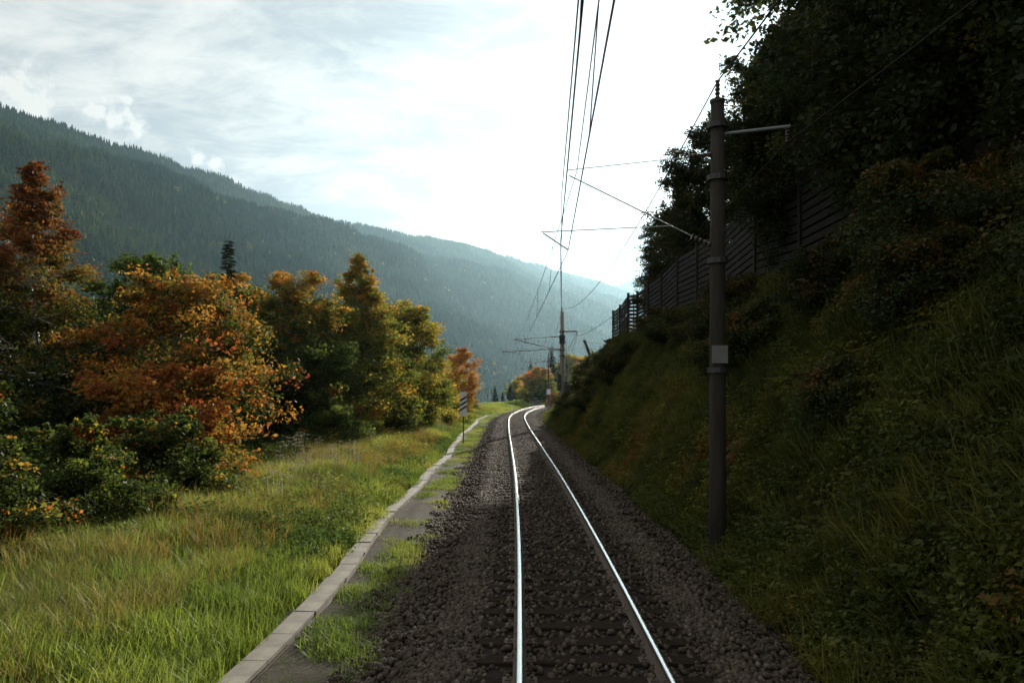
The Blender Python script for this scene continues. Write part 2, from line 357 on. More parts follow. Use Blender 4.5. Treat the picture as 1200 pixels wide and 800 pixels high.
surf2, L2 = build_mountain([(560, 390, 4700), (640, 362, 4600), (690, 343, 4500), (718, 335, 4450), (740, 327, 4400), (760, 319, 4350), (800, 308, 4300), (860, 296, 4200), (950, 292, 4000), (1100, 300, 3700), (1300, 330, 3300)], (-250, -1500), 'mountain', 'distant forested slope rising behind the valley notch', 31, nu=140, nt=40, amp=60)

def gn_scatter(name, proto, pts, rots, scl, tint, label):
    me = bpy.data.meshes.new(name); pts = np.asarray(pts, np.float32); n = len(pts)
    me.vertices.add(n); me.vertices.foreach_set('co', pts.ravel())
    a = me.attributes.new('rot', 'FLOAT_VECTOR', 'POINT'); a.data.foreach_set('vector', np.asarray(rots, np.float32).ravel())
    scl = np.asarray(scl, np.float32)
    if scl.ndim == 1: scl = np.repeat(scl[:, None], 3, 1)
    a = me.attributes.new('scl', 'FLOAT_VECTOR', 'POINT'); a.data.foreach_set('vector', scl.ravel())
    a = me.attributes.new('vary', 'FLOAT', 'POINT'); a.data.foreach_set('value', np.asarray(tint, np.float32))
    src = bpy.data.objects.new(name + '_source', proto)
    o = inst(name, me)
    g = bpy.data.node_groups.new(name, 'GeometryNodeTree')
    g.interface.new_socket('Geometry', in_out='INPUT', socket_type='NodeSocketGeometry'); g.interface.new_socket('Geometry', in_out='OUTPUT', socket_type='NodeSocketGeometry')
    gi = g.nodes.new('NodeGroupInput'); go = g.nodes.new('NodeGroupOutput'); ip = g.nodes.new('GeometryNodeInstanceOnPoints'); oi = g.nodes.new('GeometryNodeObjectInfo')
    oi.inputs['Object'].default_value = src; oi.inputs['As Instance'].default_value = True
    def na(nm):
        q = g.nodes.new('GeometryNodeInputNamedAttribute'); q.data_type = 'FLOAT_VECTOR'; q.inputs['Name'].default_value = nm
        return next(s for s in q.outputs if s.name == 'Attribute' and s.enabled)
    g.links.new(gi.outputs[0], ip.inputs['Points']); g.links.new(oi.outputs['Geometry'], ip.inputs['Instance'])
    e = g.nodes.new('FunctionNodeEulerToRotation'); g.links.new(na('rot'), e.inputs[0]); g.links.new(e.outputs[0], ip.inputs['Rotation']); g.links.new(na('scl'), ip.inputs['Scale'])
    g.links.new(ip.outputs[0], go.inputs[0])
    md = o.modifiers.new('scatter', 'NODES'); md.node_group = g
    return tag(o, label, kind='stuff')

def far_spruce():
    rng = np.random.default_rng(5); V = []; F = []
    for z0, z1, r in ((.06, .42, .155), (.24, .62, .125), (.44, .82, .09), (.64, 1.0, .058)):
        n = 7; b = len(V)
        for j in range(n):
            w = 2 * math.pi * (j + rng.uniform(-.3, .3)) / n; rr = r * rng.uniform(.65, 1.15); V.append((rr * math.cos(w), rr * math.sin(w), z0 + rng.uniform(-.03, .03)))
        V.append((rng.uniform(-.01, .01), rng.uniform(-.01, .01), z1))
        F += [(b + j, b + (j + 1) % n, b + n) for j in range(n)]
    return mesh_np('far_spruce', V, np.array(F), [M['far_needle']])
def far_broad():
    rng = np.random.default_rng(6); V = []; F = []
    for k in range(90):
        c = rng.normal(size=3); c /= np.linalg.norm(c); c = c * rng.uniform(.6, 1.0) * np.array([.34, .34, .40]) + np.array([0, 0, .55]); b = len(V)
        for q in range(3): V.append(c + rng.normal(size=3) * .085)
        F.append((b, b + 1, b + 2))
    return mesh_np('far_broadleaf', V, np.array(F), [M['far_leaf']])
M['far_needle'] = leaf_mat('far_spruce_needle', [(0, (.010, .020, .012)), (.6, (.022, .040, .020)), (1, (.045, .065, .024))], trans=.1, attr='vary', inst_attr=True, jitter=.3, gloss=.0)
M['far_leaf'] = leaf_mat('far_autumn_leaf', [(0, (.07, .09, .02)), (.5, (.20, .18, .03)), (1, (.32, .20, .04))], trans=.4, attr='vary', inst_attr=True, jitter=.2, gloss=.0)
def forest():
    rng = np.random.default_rng(77)
    def pts(surf, L, n, tmin=-.06, tmax=.99):
        u = rng.uniform(0, L, n); t = rng.uniform(tmin, tmax, n); x, y, z = surf(u, t)
        px = 600 + 900 * x / y; keep = (px > -140) & (px < 860) & (z > -72) & (y > 150)
        return np.stack([x, y, z], 1)[keep], t[keep]
    P, t = pts(surf1, L1, 190000)
    broad = (rng.uniform(0, 1, len(P)) < np.where(t > .8, .07, .006)) & (t > .25)
    A = P[~broad]; n = len(A); h = rng.uniform(10, 17, n) * np.where(rng.uniform(0, 1, n) < .2, .7, 1); w = h * rng.uniform(1.1, 1.8, n)
    vary = np.clip(.45 + fbm(A[:, 0] / 260, A[:, 1] / 260, 8) * 1.5 + rng.normal(0, .16, n), 0, 1)
    gn_scatter('mountain_forest', far_spruce(), A - [0, 0, 1], np.stack([rng.normal(0, .03, n), rng.normal(0, .03, n), rng.uniform(0, 6.28, n)], 1), np.stack([w, w, h], 1), vary, 'dark spruce forest covering the long mountain ridge')
    B = P[broad]; n = len(B); h = rng.uniform(8, 12, n)
    gn_scatter('mountain_broadleaf_forest', far_broad(), B - [0, 0, 1], np.stack([np.zeros(n), np.zeros(n), rng.uniform(0, 6.28, n)], 1), h, rng.uniform(0, 1, n), 'pale yellow broadleaf trees scattered in the spruce forest')
    P, t = pts(surf2, L2, 16000); n = len(P); h = rng.uniform(22, 36, n)
    gn_scatter('distant_forest', far_spruce(), P - [0, 0, 1], np.stack([np.zeros(n), np.zeros(n), rng.uniform(0, 6.28, n)], 1), np.stack([h * 1.3, h * 1.3, h], 1), rng.uniform(.2, .7, n), 'distant spruce forest beyond the valley notch')
forest()

# ------------------------------------------------------------------ railway track
def rail_mesh(off):
    prof = [(-.075, -.172), (.075, -.172), (.075, -.160), (.012, -.145), (.012, -.045), (.036, -.032), (.036, -.008), (.028, 0), (-.028, 0), (-.036, -.008), (-.036, -.032), (-.012, -.045), (-.012, -.145), (-.075, -.160)]
    ss = np.concatenate([np.arange(-30, 75, 1.0), np.arange(75, 260, 2.0)]); k = len(prof); V = []; F = []; MI = []
    for s in ss:
        for (a, z) in prof:
            x, y = at_track(s, off + a); V.append((float(x), float(y), z))
    for i in range(len(ss) - 1):
        for j in range(k):
            F.append((i * k + j, i * k + (j + 1) % k, (i + 1) * k + (j + 1) % k, (i + 1) * k + j)); MI.append(1 if 6 <= j <= 8 else 0)
    return mesh_np('rail', V, np.array(F), [M['rail_rust'], M['steel_top']], midx=MI)
track = empty('railway_track', (0, 0, 0), 'single railway track with shiny rails on dark sleepers curving right into the distance', 'railway track')
for off in (-.7535, .7535): inst('rail', rail_mesh(off), track)
sl = MB(); sl.box((0, 0, -.245), (2.5, .25, .145)); 
for e in (-1, 1):
    sl.box((e * .7535, 0, -.1725 + .0), (.36, .16, .012), m=1)
sl_me = sl.mesh('sleeper', [M['sleeper'], M['rail_rust']])
cl = MB()
cl.box((0, 0, -.158), (.06, .09, .018)); cl.tube([(0, 0, -.16), (0, 0, -.115)], .017, 6)
cl_me = cl.mesh('rail_clip', [M['rail_rust']])
for i, s in enumerate(np.arange(3.0, 135, .62)):
    x, y, a = path(s)
    o = inst('sleeper', sl_me, track, (float(x), float(y), random.Random(i).uniform(-.004, .004)), (0, 0, -float(a) + random.Random(i).uniform(-.01, .01)))
    if s < 26:
        for e in (-1, 1):
            for q in (-.125, .125): inst('rail_clip', cl_me, o, (e * .7535 + q, 0, 0))

# ballast
def stone_patch(seed, n=21, ext=.24, r=(.024, .046)):
    rng = np.random.default_rng(seed)
    ico = np.array([(0, 0, 1), (.894, 0, .447), (.276, .851, .447), (-.724, .526, .447), (-.724, -.526, .447), (.276, -.851, .447), (.724, .526, -.447), (-.276, .851, -.447), (-.894, 0, -.447), (-.276, -.851, -.447), (.724, -.526, -.447), (0, 0, -1)])
    tri = np.array([(0, 1, 2), (0, 2, 3), (0, 3, 4), (0, 4, 5), (0, 5, 1), (1, 6, 2), (2, 7, 3), (3, 8, 4), (4, 9, 5), (5, 10, 1), (6, 7, 2), (7, 8, 3), (8, 9, 4), (9, 10, 5), (10, 6, 1), (11, 7, 6), (11, 8, 7), (11, 9, 8), (11, 10, 9), (11, 6, 10)])
    V = []; F = []; T = []
    for k in range(n):
        p = ico * rng.uniform(.62, 1.2, (12, 1)) * rng.uniform(.7, 1.3, 3); q, _ = np.linalg.qr(rng.normal(size=(3, 3))); p = p @ q * rng.uniform(*r)
        c = np.array([rng.uniform(-ext, ext), rng.uniform(-ext, ext), rng.uniform(-.012, .022)])
        F.append(tri + 12 * k); V.append(p + c); T += [np.clip(rng.normal(.45, .2) + (.35 if rng.uniform() < .06 else 0), 0, 1)] * 20
    return mesh_np('stone_patch', np.concatenate(V), np.concatenate(F), [M['stone']], {'tint': ('FACE', T)})
def ballast():
    rng = np.random.default_rng(12); S = []; D = []; Z = []
    for g in np.arange(3.0 + .31, 132, .62):
        for dd in np.arange(-1.5, 1.51, .34):
            if abs(abs(dd) - .7535) < .07: dd += .1
            S.append(g + rng.uniform(-.06, .06)); D.append(dd + rng.uniform(-.08, .08)); Z.append(-.192)
    n = 10500; s = 3 + 128 * rng.uniform(0, 1, n) ** 1.35; d = (rng.uniform(1.35, 2.6, n) + np.abs(rng.normal(0, .22, n)) * (rng.uniform(0, 1, n) < .4)) * rng.choice([-1, 1], n)
    S = np.array(S + list(s)); D = np.array(D + list(d)); z = np.array(Z + list(height(s, d) + .008))
    x, y = at_track(S, D); n = len(S)
    half = rng.uniform(0, 1, n) < .5
    for q, (sel, sd) in enumerate(((half, 1), (~half, 2))):
        m = sel.sum(); slope = np.where(np.abs(D[sel]) > 1.7, np.sign(D[sel]) * .3, 0)
        gn_scatter('ballast_stones', stone_patch(sd), np.stack([x, y, z], 1)[sel], np.stack([np.zeros(m), slope * 0, rng.uniform(0, 6.28, m)], 1), rng.uniform(.8, 1.2, m), rng.uniform(0, 1, m), 'loose dark brown ballast stones round the sleepers' if q == 0 else 'loose dark ballast stones on the track shoulders')
ballast()

# concrete cable trough along the left verge, lid by lid
def trough():
    t = empty('cable_trough', (0, 0, 0), 'pale concrete cable trough running along the grass verge beside the track', 'cable trough')
    b = MB(); pts = []
    L_ = MB(); L_.box((0, 0, 0), (.31, .97, .055)); 
    lid = L_.mesh('lid', [M['concrete']])
    rng = random.Random(3)
    ss = np.arange(1, 92, 1.0)
    def pos(s):
        d = -3.95 + .10 * math.sin(s * .21) + .07 * math.sin(s * .53 + 1)
        x, y = at_track(s, d); return float(x), float(y), -.375
    for s in ss:
        p0 = pos(s); p1 = pos(s + 1); a = math.atan2(p1[0] - p0[0], p1[1] - p0[1])
        m = [(p0[i] + p1[i]) / 2 for i in range(3)]
        inst('lid', lid, t, (m[0] + rng.uniform(-.012, .012), m[1], m[2] + rng.uniform(-.008, .010)), (rng.uniform(-.012, .012) + math.atan2(p1[2] - p0[2], 1), rng.uniform(-.02, .02), -a + rng.uniform(-.015, .015)))
        b.box((m[0], m[1], m[2] - .11), (.26, 1.0, .155), Matrix.Rotation(-a, 3, 'Z'))
    b.build('channel', [M['concrete']], t)
trough()

# ------------------------------------------------------------------ timber barrier on top of the bank
def fence():
    X, Y1, n, step, h = 8.1, 61.5, 14, 4.0, 3.0
    f = empty('timber_barrier', (X, Y1, 6.2), 'tall dark timber plank barrier standing along the top of the bank', 'fence')
    zs = [max(6.0, min(6.4, ground_z(X, Y1 - i * step))) for i in range(n + 1)]
    pm = MB(); pm.box((0, 0, 1.25), (.16, .16, 3.6)); pm.box((0, 0, 3.07), (.19, .19, .04)); pme = pm.mesh('post', [M['fence']])
    km = MB(); km.box((0, 0, 0), (.045, 3.82, .185)); kme = km.mesh('plank', [M['fence']])
    bm_ = MB(); bm_.box((.055, 0, 1.5), (.06, .09, 2.95)); bme = bm_.mesh('batten', [M['fence']])
    rng = random.Random(8)
    for i in range(n + 1):
        inst('post', pme, f, (0, -i * step, zs[i] - 6.2))
        if i == n: break
        zm = (zs[i] + zs[i + 1]) / 2 - 6.2; tl = math.atan2(zs[i] - zs[i + 1], step)
        inst('batten', bme, f, (0, -(i + .5) * step, zm))
        for k in range(12):
            inst('plank', kme, f, (rng.uniform(-.008, .008), -(i + .5) * step, zm + .14 + k * .245 + rng.uniform(-.008, .008)), (tl + rng.uniform(-.004, .004), rng.uniform(-.03, .03), 0))
fence()

# ------------------------------------------------------------------ catenary masts, wires
def mast(x, y, top, label, kind):
    zb = ground_z(x, y); t = empty('catenary_mast', (x, y, 0), label, 'catenary mast', 'catenary masts beside the track')
    r0, r1 = {'near': (.17, .13), 'tension': (.235, .15), 'far': (.11, .09)}[kind]
    p = MB(); p.tube([(0, 0, zb - .6), (0, 0, 1), (0, 0, top * .6), (0, 0, top)], [r0, r0 * .97, (r0 + r1) / 2, r1], 12)
    p.build('post', [{'near': M['mast'], 'tension': M['mast_sunlit'], 'far': M['iron']}[kind]], t, smooth=True)
    p = MB(); p.tube([(0, 0, zb - .4), (0, 0, zb + .12)], [r0 + .14, r0 + .10], 12); p.build('foundation', [M['mast']], t)
    def cyl(name, a, b, r, m, n=8):
        q = MB(); q.tube([a, b], r, n); return q.build(name, [m], t)
    def insulator(a, b):
        a = Vector(a); b = Vector(b); q = MB(); k = 9
        q.tube([a + (b - a) * i / k for i in range(k + 1)], [.055 if i % 2 else .03 for i in range(k + 1)], 8); return q.build('insulator', [M['insul']], t)
    cyl('cap', (0, 0, top), (0, 0, top + .05), r1 + .02, M['iron'], 12)
    insulator((0, 0, top + .05), (0, 0, top + .42))
    for z in {'near': (3.2, 5.3, 6.9, 7.9), 'tension': (.72, 5.5, 6.0, 6.65, 7.15, 7.5), 'far': (5.4, 6.6)}[kind]:
        cyl('clamp_band', (0, 0, z - .05), (0, 0, z + .05), r0 + .035, M['iron'], 12)
    return t, cyl, insulator

# near mast
AX, AY = 3.96, 14.8
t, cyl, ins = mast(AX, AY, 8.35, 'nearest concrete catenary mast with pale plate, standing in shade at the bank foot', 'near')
p = MB(); p.box((0, -.17, 3.5), (.30, .02, .34)); p.build('number_plate', [M['plate']], t)
cyl('top_stay', (-.12, 0, 7.35), (1.05 - AX, 0, 7.05), .009, M['galv']); ins((-.12, 0, 7.35), (-.55, 0, 7.31))
cyl('bracket_tube', (-.12, 0, 5.6), (1.1 - AX, 0, 6.95), .013, M['galv']); ins((-.12, 0, 5.6), (-.5, 0, 5.77))
cyl('registration_tube', (-.9, 0, 5.98), (.55 - AX, 0, 5.86), .010, M['galv']); cyl('steady_arm', (.6 - AX, 0, 5.84), (1.08 - AX, 0, 5.52), .014, M['galv'])
cyl('feeder_bracket', (.1, 0, 7.75), (1.4, 0, 7.9), .03, M['galv']); ins((1.36, 0, 7.88), (1.36, 0, 7.6))
# tensioning mast in the middle distance
BX, BY = 4.12, 63.0
t, cyl, ins = mast(BX, BY, 9.05, 'concrete catenary mast with dark tension weights at the end of the timber barrier', 'tension')
cyl('top_stay', (-.2, 0, 7.12), (.15 - BX, 0, 6.86), .03, M['galv']); ins((-.2, 0, 7.12), (-.95, 0, 7.07))
cyl('bracket_tube', (-.2, 0, 5.95), (.25 - BX, 0, 6.88), .045, M['galv']); ins((-.2, 0, 5.95), (-.8, 0, 6.09))
cyl('registration_tube', (-.2, 0, 6.1), (-.8 - BX, 0, 5.84), .04, M['galv']); cyl('steady_arm', (-.35 - BX, 0, 5.82), (.6 - BX, 0, 5.72), .02, M['galv'])
cyl('drop_hanger', (.28 - BX, 0, 6.85), (.28 - BX, 0, 5.9), .014, M['galv'])
p = MB(); p.box((.68, 0, 7.52), (1.15, .09, .12)); p.build('feeder_bracket', [M['galv']], t)
cyl('feeder_stay', (1.2, 0, 7.35), (.24, 0, 5.6), .02, M['galv']); ins((1.22, 0, 7.46), (1.22, 0, 7.1))
def weight_stack(dx, dy, z0, z1):
    w = MB(); k = 9
    for i in range(k): w.tube([(dx, dy, z0 + (z1 - z0) * i / k), (dx, dy, z0 + (z1 - z0) * (i + .88) / k)], .155, 10)
    w.tube([(dx, dy, z1), (dx, dy, 6.7)], .014, 5); w.build('tension_weight', [M['iron']], t)
weight_stack(-.30, -.26, 2.65, 4.0); weight_stack(.36, -.22, 2.0, 3.35)
p = MB()
for zz in (6.65, 6.95): p.tube([(-.02, -.42, zz), (-.02, -.34, zz)], .26, 14)
p.build('tension_wheel', [M['iron']], t)
p = MB(); p.tube([(.55, .1, .3), (.55, .1, 5.1)], .04, 8); p.tube([(.55, .1, 5.0), (.2, .05, 5.0)], .03, 6); p.tube([(.55, .1, 2.6), (.2, .05, 2.6)], .03, 6); p.build('cable_pipe', [M['galv']], t)
# far mast in the bend
CX, CY = 5.0, 105.0
t, cyl, ins = mast(CX, CY, 7.4, 'thin dark catenary mast with a white plate, standing in the bend', 'far')
p = MB(); p.box((0, -.13, 2.4), (.5, .03, .72)); p.build('number_plate', [M['white']], t)
cyl('top_stay', (-.1, 0, 6.6), (1.9 - CX, 0, 6.3), .035, M['galv']); cyl('bracket_tube', (-.1, 0, 5.4), (1.95 - CX, 0, 6.3), .045, M['galv']); cyl('registration_tube', (-.1, 0, 5.75), (1.0 - CX, 0, 5.6), .04, M['galv'])
ins((-.1, 0, 6.6), (-.7, 0, 6.54))

def sagline(a, b, sag, n=20):
    a = Vector(a); b = Vector(b); return [a.lerp(b, i / n) - Vector((0, 0, sag * 4 * (i / n) * (1 - i / n))) for i in range(n + 1)]
def wire_thing(name, segs, r, label, cat, group=None):
    """one continuous wire over all its supports"""
    b = MB(); pts = []
    for s in segs: pts += (s if not pts else s[1:])
    b.tube(pts, r, 6); o = b.build(name, [M['wire']], None, smooth=True); return tag(o, label, cat, group)
def catenary(label, mess, con, drops):
    t = empty('overhead_line', (0, 0, 0), label, 'overhead line', 'overhead wires above the track')
    for nm, segs, r in (('messenger_wire', mess, .008), ('contact_wire', con, .0085)):
        b = MB(); pts = []
        for s in segs: pts += (s if not pts else s[1:])
        b.tube(pts, r, 6); b.build(nm, [M['wire']], t, smooth=True)
    for k in drops:
        def at_y(segs, yy):
            for s in segs:
                for p, q in zip(s, s[1:]):
                    if min(p.y, q.y) <= yy <= max(p.y, q.y): return p.lerp(q, (yy - p.y) / (q.y - p.y))
        a, c = at_y(mess, k), at_y(con, k)
        b = MB(); b.tube([a, c], .007, 5); b.build('dropper', [M['wire']], t)
mast0 = (.45, -33)
catenary('overhead line carried by the masts on tubular brackets over the track',
    [sagline((-1.2, -33, 7.0), (1.25, AY, 7.03), .35), sagline((1.25, AY, 7.03), (.3, BY, 6.88), .55), sagline((.3, BY, 6.88), (1.95, CY, 6.32), .4), sagline((1.95, CY, 6.32), (14, 160, 6.4), .5)],
    [sagline((-.84, -33, 5.5), (1.08, AY, 5.5), .02), sagline((1.08, AY, 5.5), (.6, BY, 5.72), .02), sagline((.6, BY, 5.72), (1.6, CY, 5.45), .02), sagline((1.6, CY, 5.45), (13.6, 160, 5.5), .02)],
    (2, 8, 21, 29, 37, 45, 53, 71, 80, 89, 97))
catenary('overhead line that rises from the track to be anchored on the mast with tension weights',
    [sagline((-1.15, -33, 6.6), (.96, AY, 6.62), .2), sagline((.96, AY, 6.62), (BX - .08, BY - .2, 8.85), .25)],
    [sagline((-1.25, -33, 5.6), (.93, AY, 5.62), .02), sagline((.93, AY, 5.62), (BX - .05, BY - .4, 6.95), .12)],
    (-6, 6, 22, 30, 38))
wire_thing('feeder_wire', [sagline((5.2, -33, 7.6), (AX + 1.36, AY, 7.6), .7), sagline((AX + 1.36, AY, 7.6), (BX + 1.22, BY, 7.1), .65), sagline((BX + 1.22, BY, 7.1), (7.2, CY, 6.4), .4)], .014, 'feeder wire hung from the side brackets of the masts', 'wire')
wire_thing('earth_wire', [sagline((3.4, -33, 8.7), (AX, AY, 8.76), .8), sagline((AX, AY, 8.76), (BX, BY, 9.45), 1.35), sagline((BX, BY, 9.45), (CX, CY, 7.8), .6)], .014, 'sagging wire strung between the very tops of the masts', 'wire')

# leaning strut pole
def lean_pole():
    a = Vector((7.5, 66.5, 3.6)); b = Vector((6.25, 66, 6.95))
    t = empty('leaning_pole', a, 'dark wooden pole leaning over the end of the bank, with thin wires', 'pole')
    p = MB(); p.tube([(0, 0, -.8), (b - a) * .5, b - a], [.17, .15, .12], 9); p.build('pole', [M['pole_wood']], t)
    p = MB(); p.tube([(b - a) * .985, (b - a) * 1.02], .15, 9); p.build('cap', [M['iron']], t)
    for k, z in ((.97, -.25), (.8, -.15)):
        p = MB(); p.tube(sagline((b - a) * k, Vector((2.2, -3.5, 3.0 + z + (k - 1) * 3)), .06), .010, 5); p.build('wire', [M['wire']], t)
lean_pole()

# distance board with three black stripes
def sign():
    x, y = -2.94, 46.4; zb = ground_z(x, y)
    t = empty('distance_board', (x, y, zb), 'white trackside board with three black diagonal stripes on a thin post', 'railway sign')
    p = MB(); p.tube([(0, .05, -.4), (0, .05, 2.95)], .032, 8); p.build('post', [M['iron']], t)
    z0, z1, w = 1.17 - zb, 2.64 - zb, .41
    p = MB(); p.box((0, 0, (z0 + z1) / 2), (w, .022, z1 - z0)); bd = p.build('board', [M['white']], t)
    for k in (.72, 1.0, 1.22):   # metres... measured down from the board's top
        pass
    for zc in (z1 - .41, z1 - .70, z1 - .98):
        s = MB(); hw = w / 2 - .004; th = .066; sl_ = .125
        vs = [(-hw, -.0145, zc - sl_ - th), (hw, -.0145, zc + sl_ - th), (hw, -.0145, zc + sl_ + th), (-hw, -.0145, zc - sl_ + th)]
        vs += [(a, -.0105, c) for a, _, c in vs]
        s.add(vs, [(0, 1, 2, 3), (7, 6, 5, 4), (0, 4, 5, 1), (1, 5, 6, 2), (2, 6, 7, 3), (3, 7, 4, 0)]); s.build('stripe', [M['black']], bd)
    for zc in (z0 + .2, z1 - .2):
        s = MB(); s.box((0, .035, zc), (.12, .05, .04)); s.build('clamp', [M['iron']], t)
sign()

# low railing and marker post at the far bend
def bend_bits():
    t = empty('railing', (0, 0, 0), 'low grey railing at the outside of the far bend', 'railing')
    sv = [134, 137, 140, 143, 146]; d = -3.4; pts = []
    for s in sv:
        x, y = at_track(s, d); z = float(height(s, d)); pts.append(Vector((float(x), float(y), z + 1.0)))
        p = MB(); p.tube([(float(x), float(y), z - .3), (float(x), float(y), z + 1.02)], .04, 6); p.build('post', [M['galv']], t)
    for k in (0, .45):
        p = MB(); p.tube([q - Vector((0, 0, k)) for q in pts], .035, 6); p.build('rail', [M['galv']], t)
    x, y = at_track(112, -3.0); z = float(height(112, -3.0))
    t = empty('marker_post', (float(x), float(y), z), 'short pale marker post in the grass at the bend', 'marker post')
    p = MB(); p.box((0, 0, .35), (.14, .1, 1.1)); p.build('post', [M['white']], t); p = MB(); p.box((0, 0, .925), (.16, .12, .05), taper=.6); p.build('cap', [M['white']], t)
bend_bits()

# ------------------------------------------------------------------ plants
def quads_from(c, L, rng, up=.7, ratio=.3, droop=.15):
    n = len(c); a = rng.normal(size=(n, 3)); a[:, 2] = a[:, 2] * .55 - droop; a /= np.linalg.norm(a, axis=1)[:, None]
    q = rng.normal(size=(n, 3)); q[:, 2] += up; b = np.cross(q, a); b /= np.linalg.norm(b, axis=1)[:, None] + 1e-9
    L = L[:, None]; nn = np.cross(a, b)
    V = np.stack([c - a * L * .5, c + b * L * ratio + nn * L * .06, c + a * L * .5, c - b * L * ratio + nn * L * .06], 1).reshape(-1, 3)
    return V, np.arange(4 * n).reshape(n, 4)

def env(kind, t):
    t = np.clip(t, 0, 1)
    if kind == 'cone': return (1 - t) ** .95 * np.minimum(1, .45 + t * 4)
    if kind == 'oval': return np.sin(np.pi * np.clip(t * .92 + .05, 0, 1)) ** .6
    if kind == 'round': return np.sqrt(np.maximum(1 - (2 * t - 1) ** 2, 0)) * .9 + .1
    if kind == 'dome': return np.sqrt(np.maximum(1 - t ** 2.2, .02))
def tree_meshes(seed, H, R_, kind='oval', base=.15, limbs=26, sub=5, per=70, leaf=.11, spread=.42, mat='leaf_mix', bark='bark', tr=.13, tint=lambda p, t, r, rng: rng.uniform(0, 1, len(t)), trunks=1, flat=.6):
    rng = np.random.default_rng(seed); tb = MB(); C = []; DN = []
    for k in range(trunks):
        off = np.array([0, 0, 0]) if trunks == 1 else np.array([rng.uniform(-.25, .25) * R_, rng.uniform(-.25, .25) * R_, 0])
        lean = rng.normal(0, .04 if trunks == 1 else .16, 2) * H
        def tp(z): f = z / H; return Vector((off[0] + lean[0] * f * f + .06 * R_ * math.sin(f * 7 + seed), off[1] + lean[1] * f * f + .06 * R_ * math.cos(f * 6 + seed), z))
        top = H * .93
        tb.tube([tp(z) for z in np.linspace(-.4, top, 9)], [tr * (1.25 - .15 * 0 - f) for f in np.linspace(0, 1.17, 9)], 7)
        nl = limbs // trunks
        for i in range(nl):
            t = (i + rng.uniform(.1, .9)) / nl; t = t ** (1.3 if kind == 'cone' else 1.0); zc = H * (base + (1 - base) * t)
            r = float(env(kind, np.array(t))) * R_ * rng.uniform(.5, 1.22); az = i * 2.399 + rng.uniform(-.5, .5)
            p0 = tp(max(.12 * H, zc - r * rng.uniform(.35, .75))); e = tp(min(zc, top)) ; e = Vector((e.x + r * math.cos(az), e.y + r * math.sin(az), zc + rng.uniform(-.06, .07) * H * (1 - t) - .02 * H * t))
            mid = p0.lerp(e, .5) + Vector((0, 0, .08 * r))
            rl = tr * .42 * (1.1 - .7 * t)
            tb.tube([p0, mid, e], [rl, rl * .65, rl * .2], 5, cap=False)
            dn = min(1.0, .16 + 1.25 * r / R_)
            for f in (np.linspace(.35, 1, 4)): q = p0.lerp(mid, f * 2) if f < .5 else mid.lerp(e, f * 2 - 1); C.append((q, .8 + .4 * f)); DN.append(dn)
            for j in range(sub):
                f = rng.uniform(.3, .95); q = p0.lerp(mid, f * 2) if f < .5 else mid.lerp(e, f * 2 - 1)
                az2 = az + rng.choice([-1, 1]) * rng.uniform(.4, 1.4); l2 = r * rng.uniform(.22, .5) + .38 * (1 - .75 * t)
                e2 = q + Vector((math.cos(az2) * l2, math.sin(az2) * l2, rng.uniform(-.55, .85) * l2))
                if e2.z > zc + .35: e2.z = zc + rng.uniform(-.1, .35)
                tb.tube([q, e2], [rl * .35, rl * .12], 4, cap=False)
                C.append((e2, 1.0)); C.append((q.lerp(e2, .6), .85)); DN += [dn, dn]
        for j in range(max(6, limbs // 4)):          # upright shoots that ragged the outline
            t = rng.uniform(.25, .97) if kind != 'cone' else rng.uniform(.12, .9); r = float(env(kind, np.array(t))) * R_ * rng.uniform(.35, 1.0); az = rng.uniform(0, 6.283)
            zc = H * (base + (1 - base) * t); b0 = tp(min(zc, top)); p = Vector((b0.x + r * math.cos(az), b0.y + r * math.sin(az), zc)); hh = H * rng.uniform(.05, .13) * (1.15 - .5 * t)
            for f in (0, .35, .65, .9, 1.1): C.append((p + Vector((.15 * f * hh * math.cos(az), .15 * f * hh * math.sin(az), f * hh)), .62 - .35 * f)); DN.append(.5 - .38 * f)
            tb.tube([b0.lerp(p, .5), p, p + Vector((0, 0, hh))], [tr * .12, tr * .09, tr * .03], 4, cap=False)
    cen = np.array([tuple(c) for c, _ in C]); w = np.array([x for _, x in C]); n = len(cen)
    cnt = rng.poisson(per * rng.uniform(.25, 1.5, n) * np.array(DN)); ci = np.repeat(np.arange(n), cnt); m = len(ci)
    sg = (spread * w * rng.uniform(.5, 1.3, n) * (1.08 - (.66 if kind == 'cone' else .45) * np.clip(cen[:, 2] / H, 0, 1) ** 2))[ci]
    P = cen[ci] + np.clip(rng.normal(size=(m, 3)), -1.7, 1.7) * np.stack([sg, sg, sg * flat], 1) * .62
    P[:, 2] = np.maximum(P[:, 2], .05)
    V, F = quads_from(P, leaf * rng.uniform(.5, 1.6, m), rng)
    tt = np.clip((cen[:, 2] / H - base) / (1 - base), 0, 1); rr = np.hypot(cen[:, 0], cen[:, 1]) / R_
    ct = tint(cen, tt, rr, rng)
    T = np.clip(ct[ci] + rng.normal(0, .07, m), 0, 1)
    return tb.mesh('trunk', [M[bark]], True), mesh_np('crown', V, F, [M[mat]], {'tint': ('FACE', T)})
def plant(name, meshes, x, y, label, cat, group=None, rz=0, sc=1.0, dz=-.1, tilt=(0, 0)):
    z = ground_z(x, y) + dz; o = empty(name, (x, y, z), label, cat, group, rz); o.scale = (sc, sc, sc) if not isinstance(sc, tuple) else sc
    o.rotation_euler = (tilt[0], tilt[1], rz)
    inst('trunk' if 'tree' in cat else 'stems', meshes[0], o); inst('crown' if 'tree' in cat else 'foliage', meshes[1], o); return o

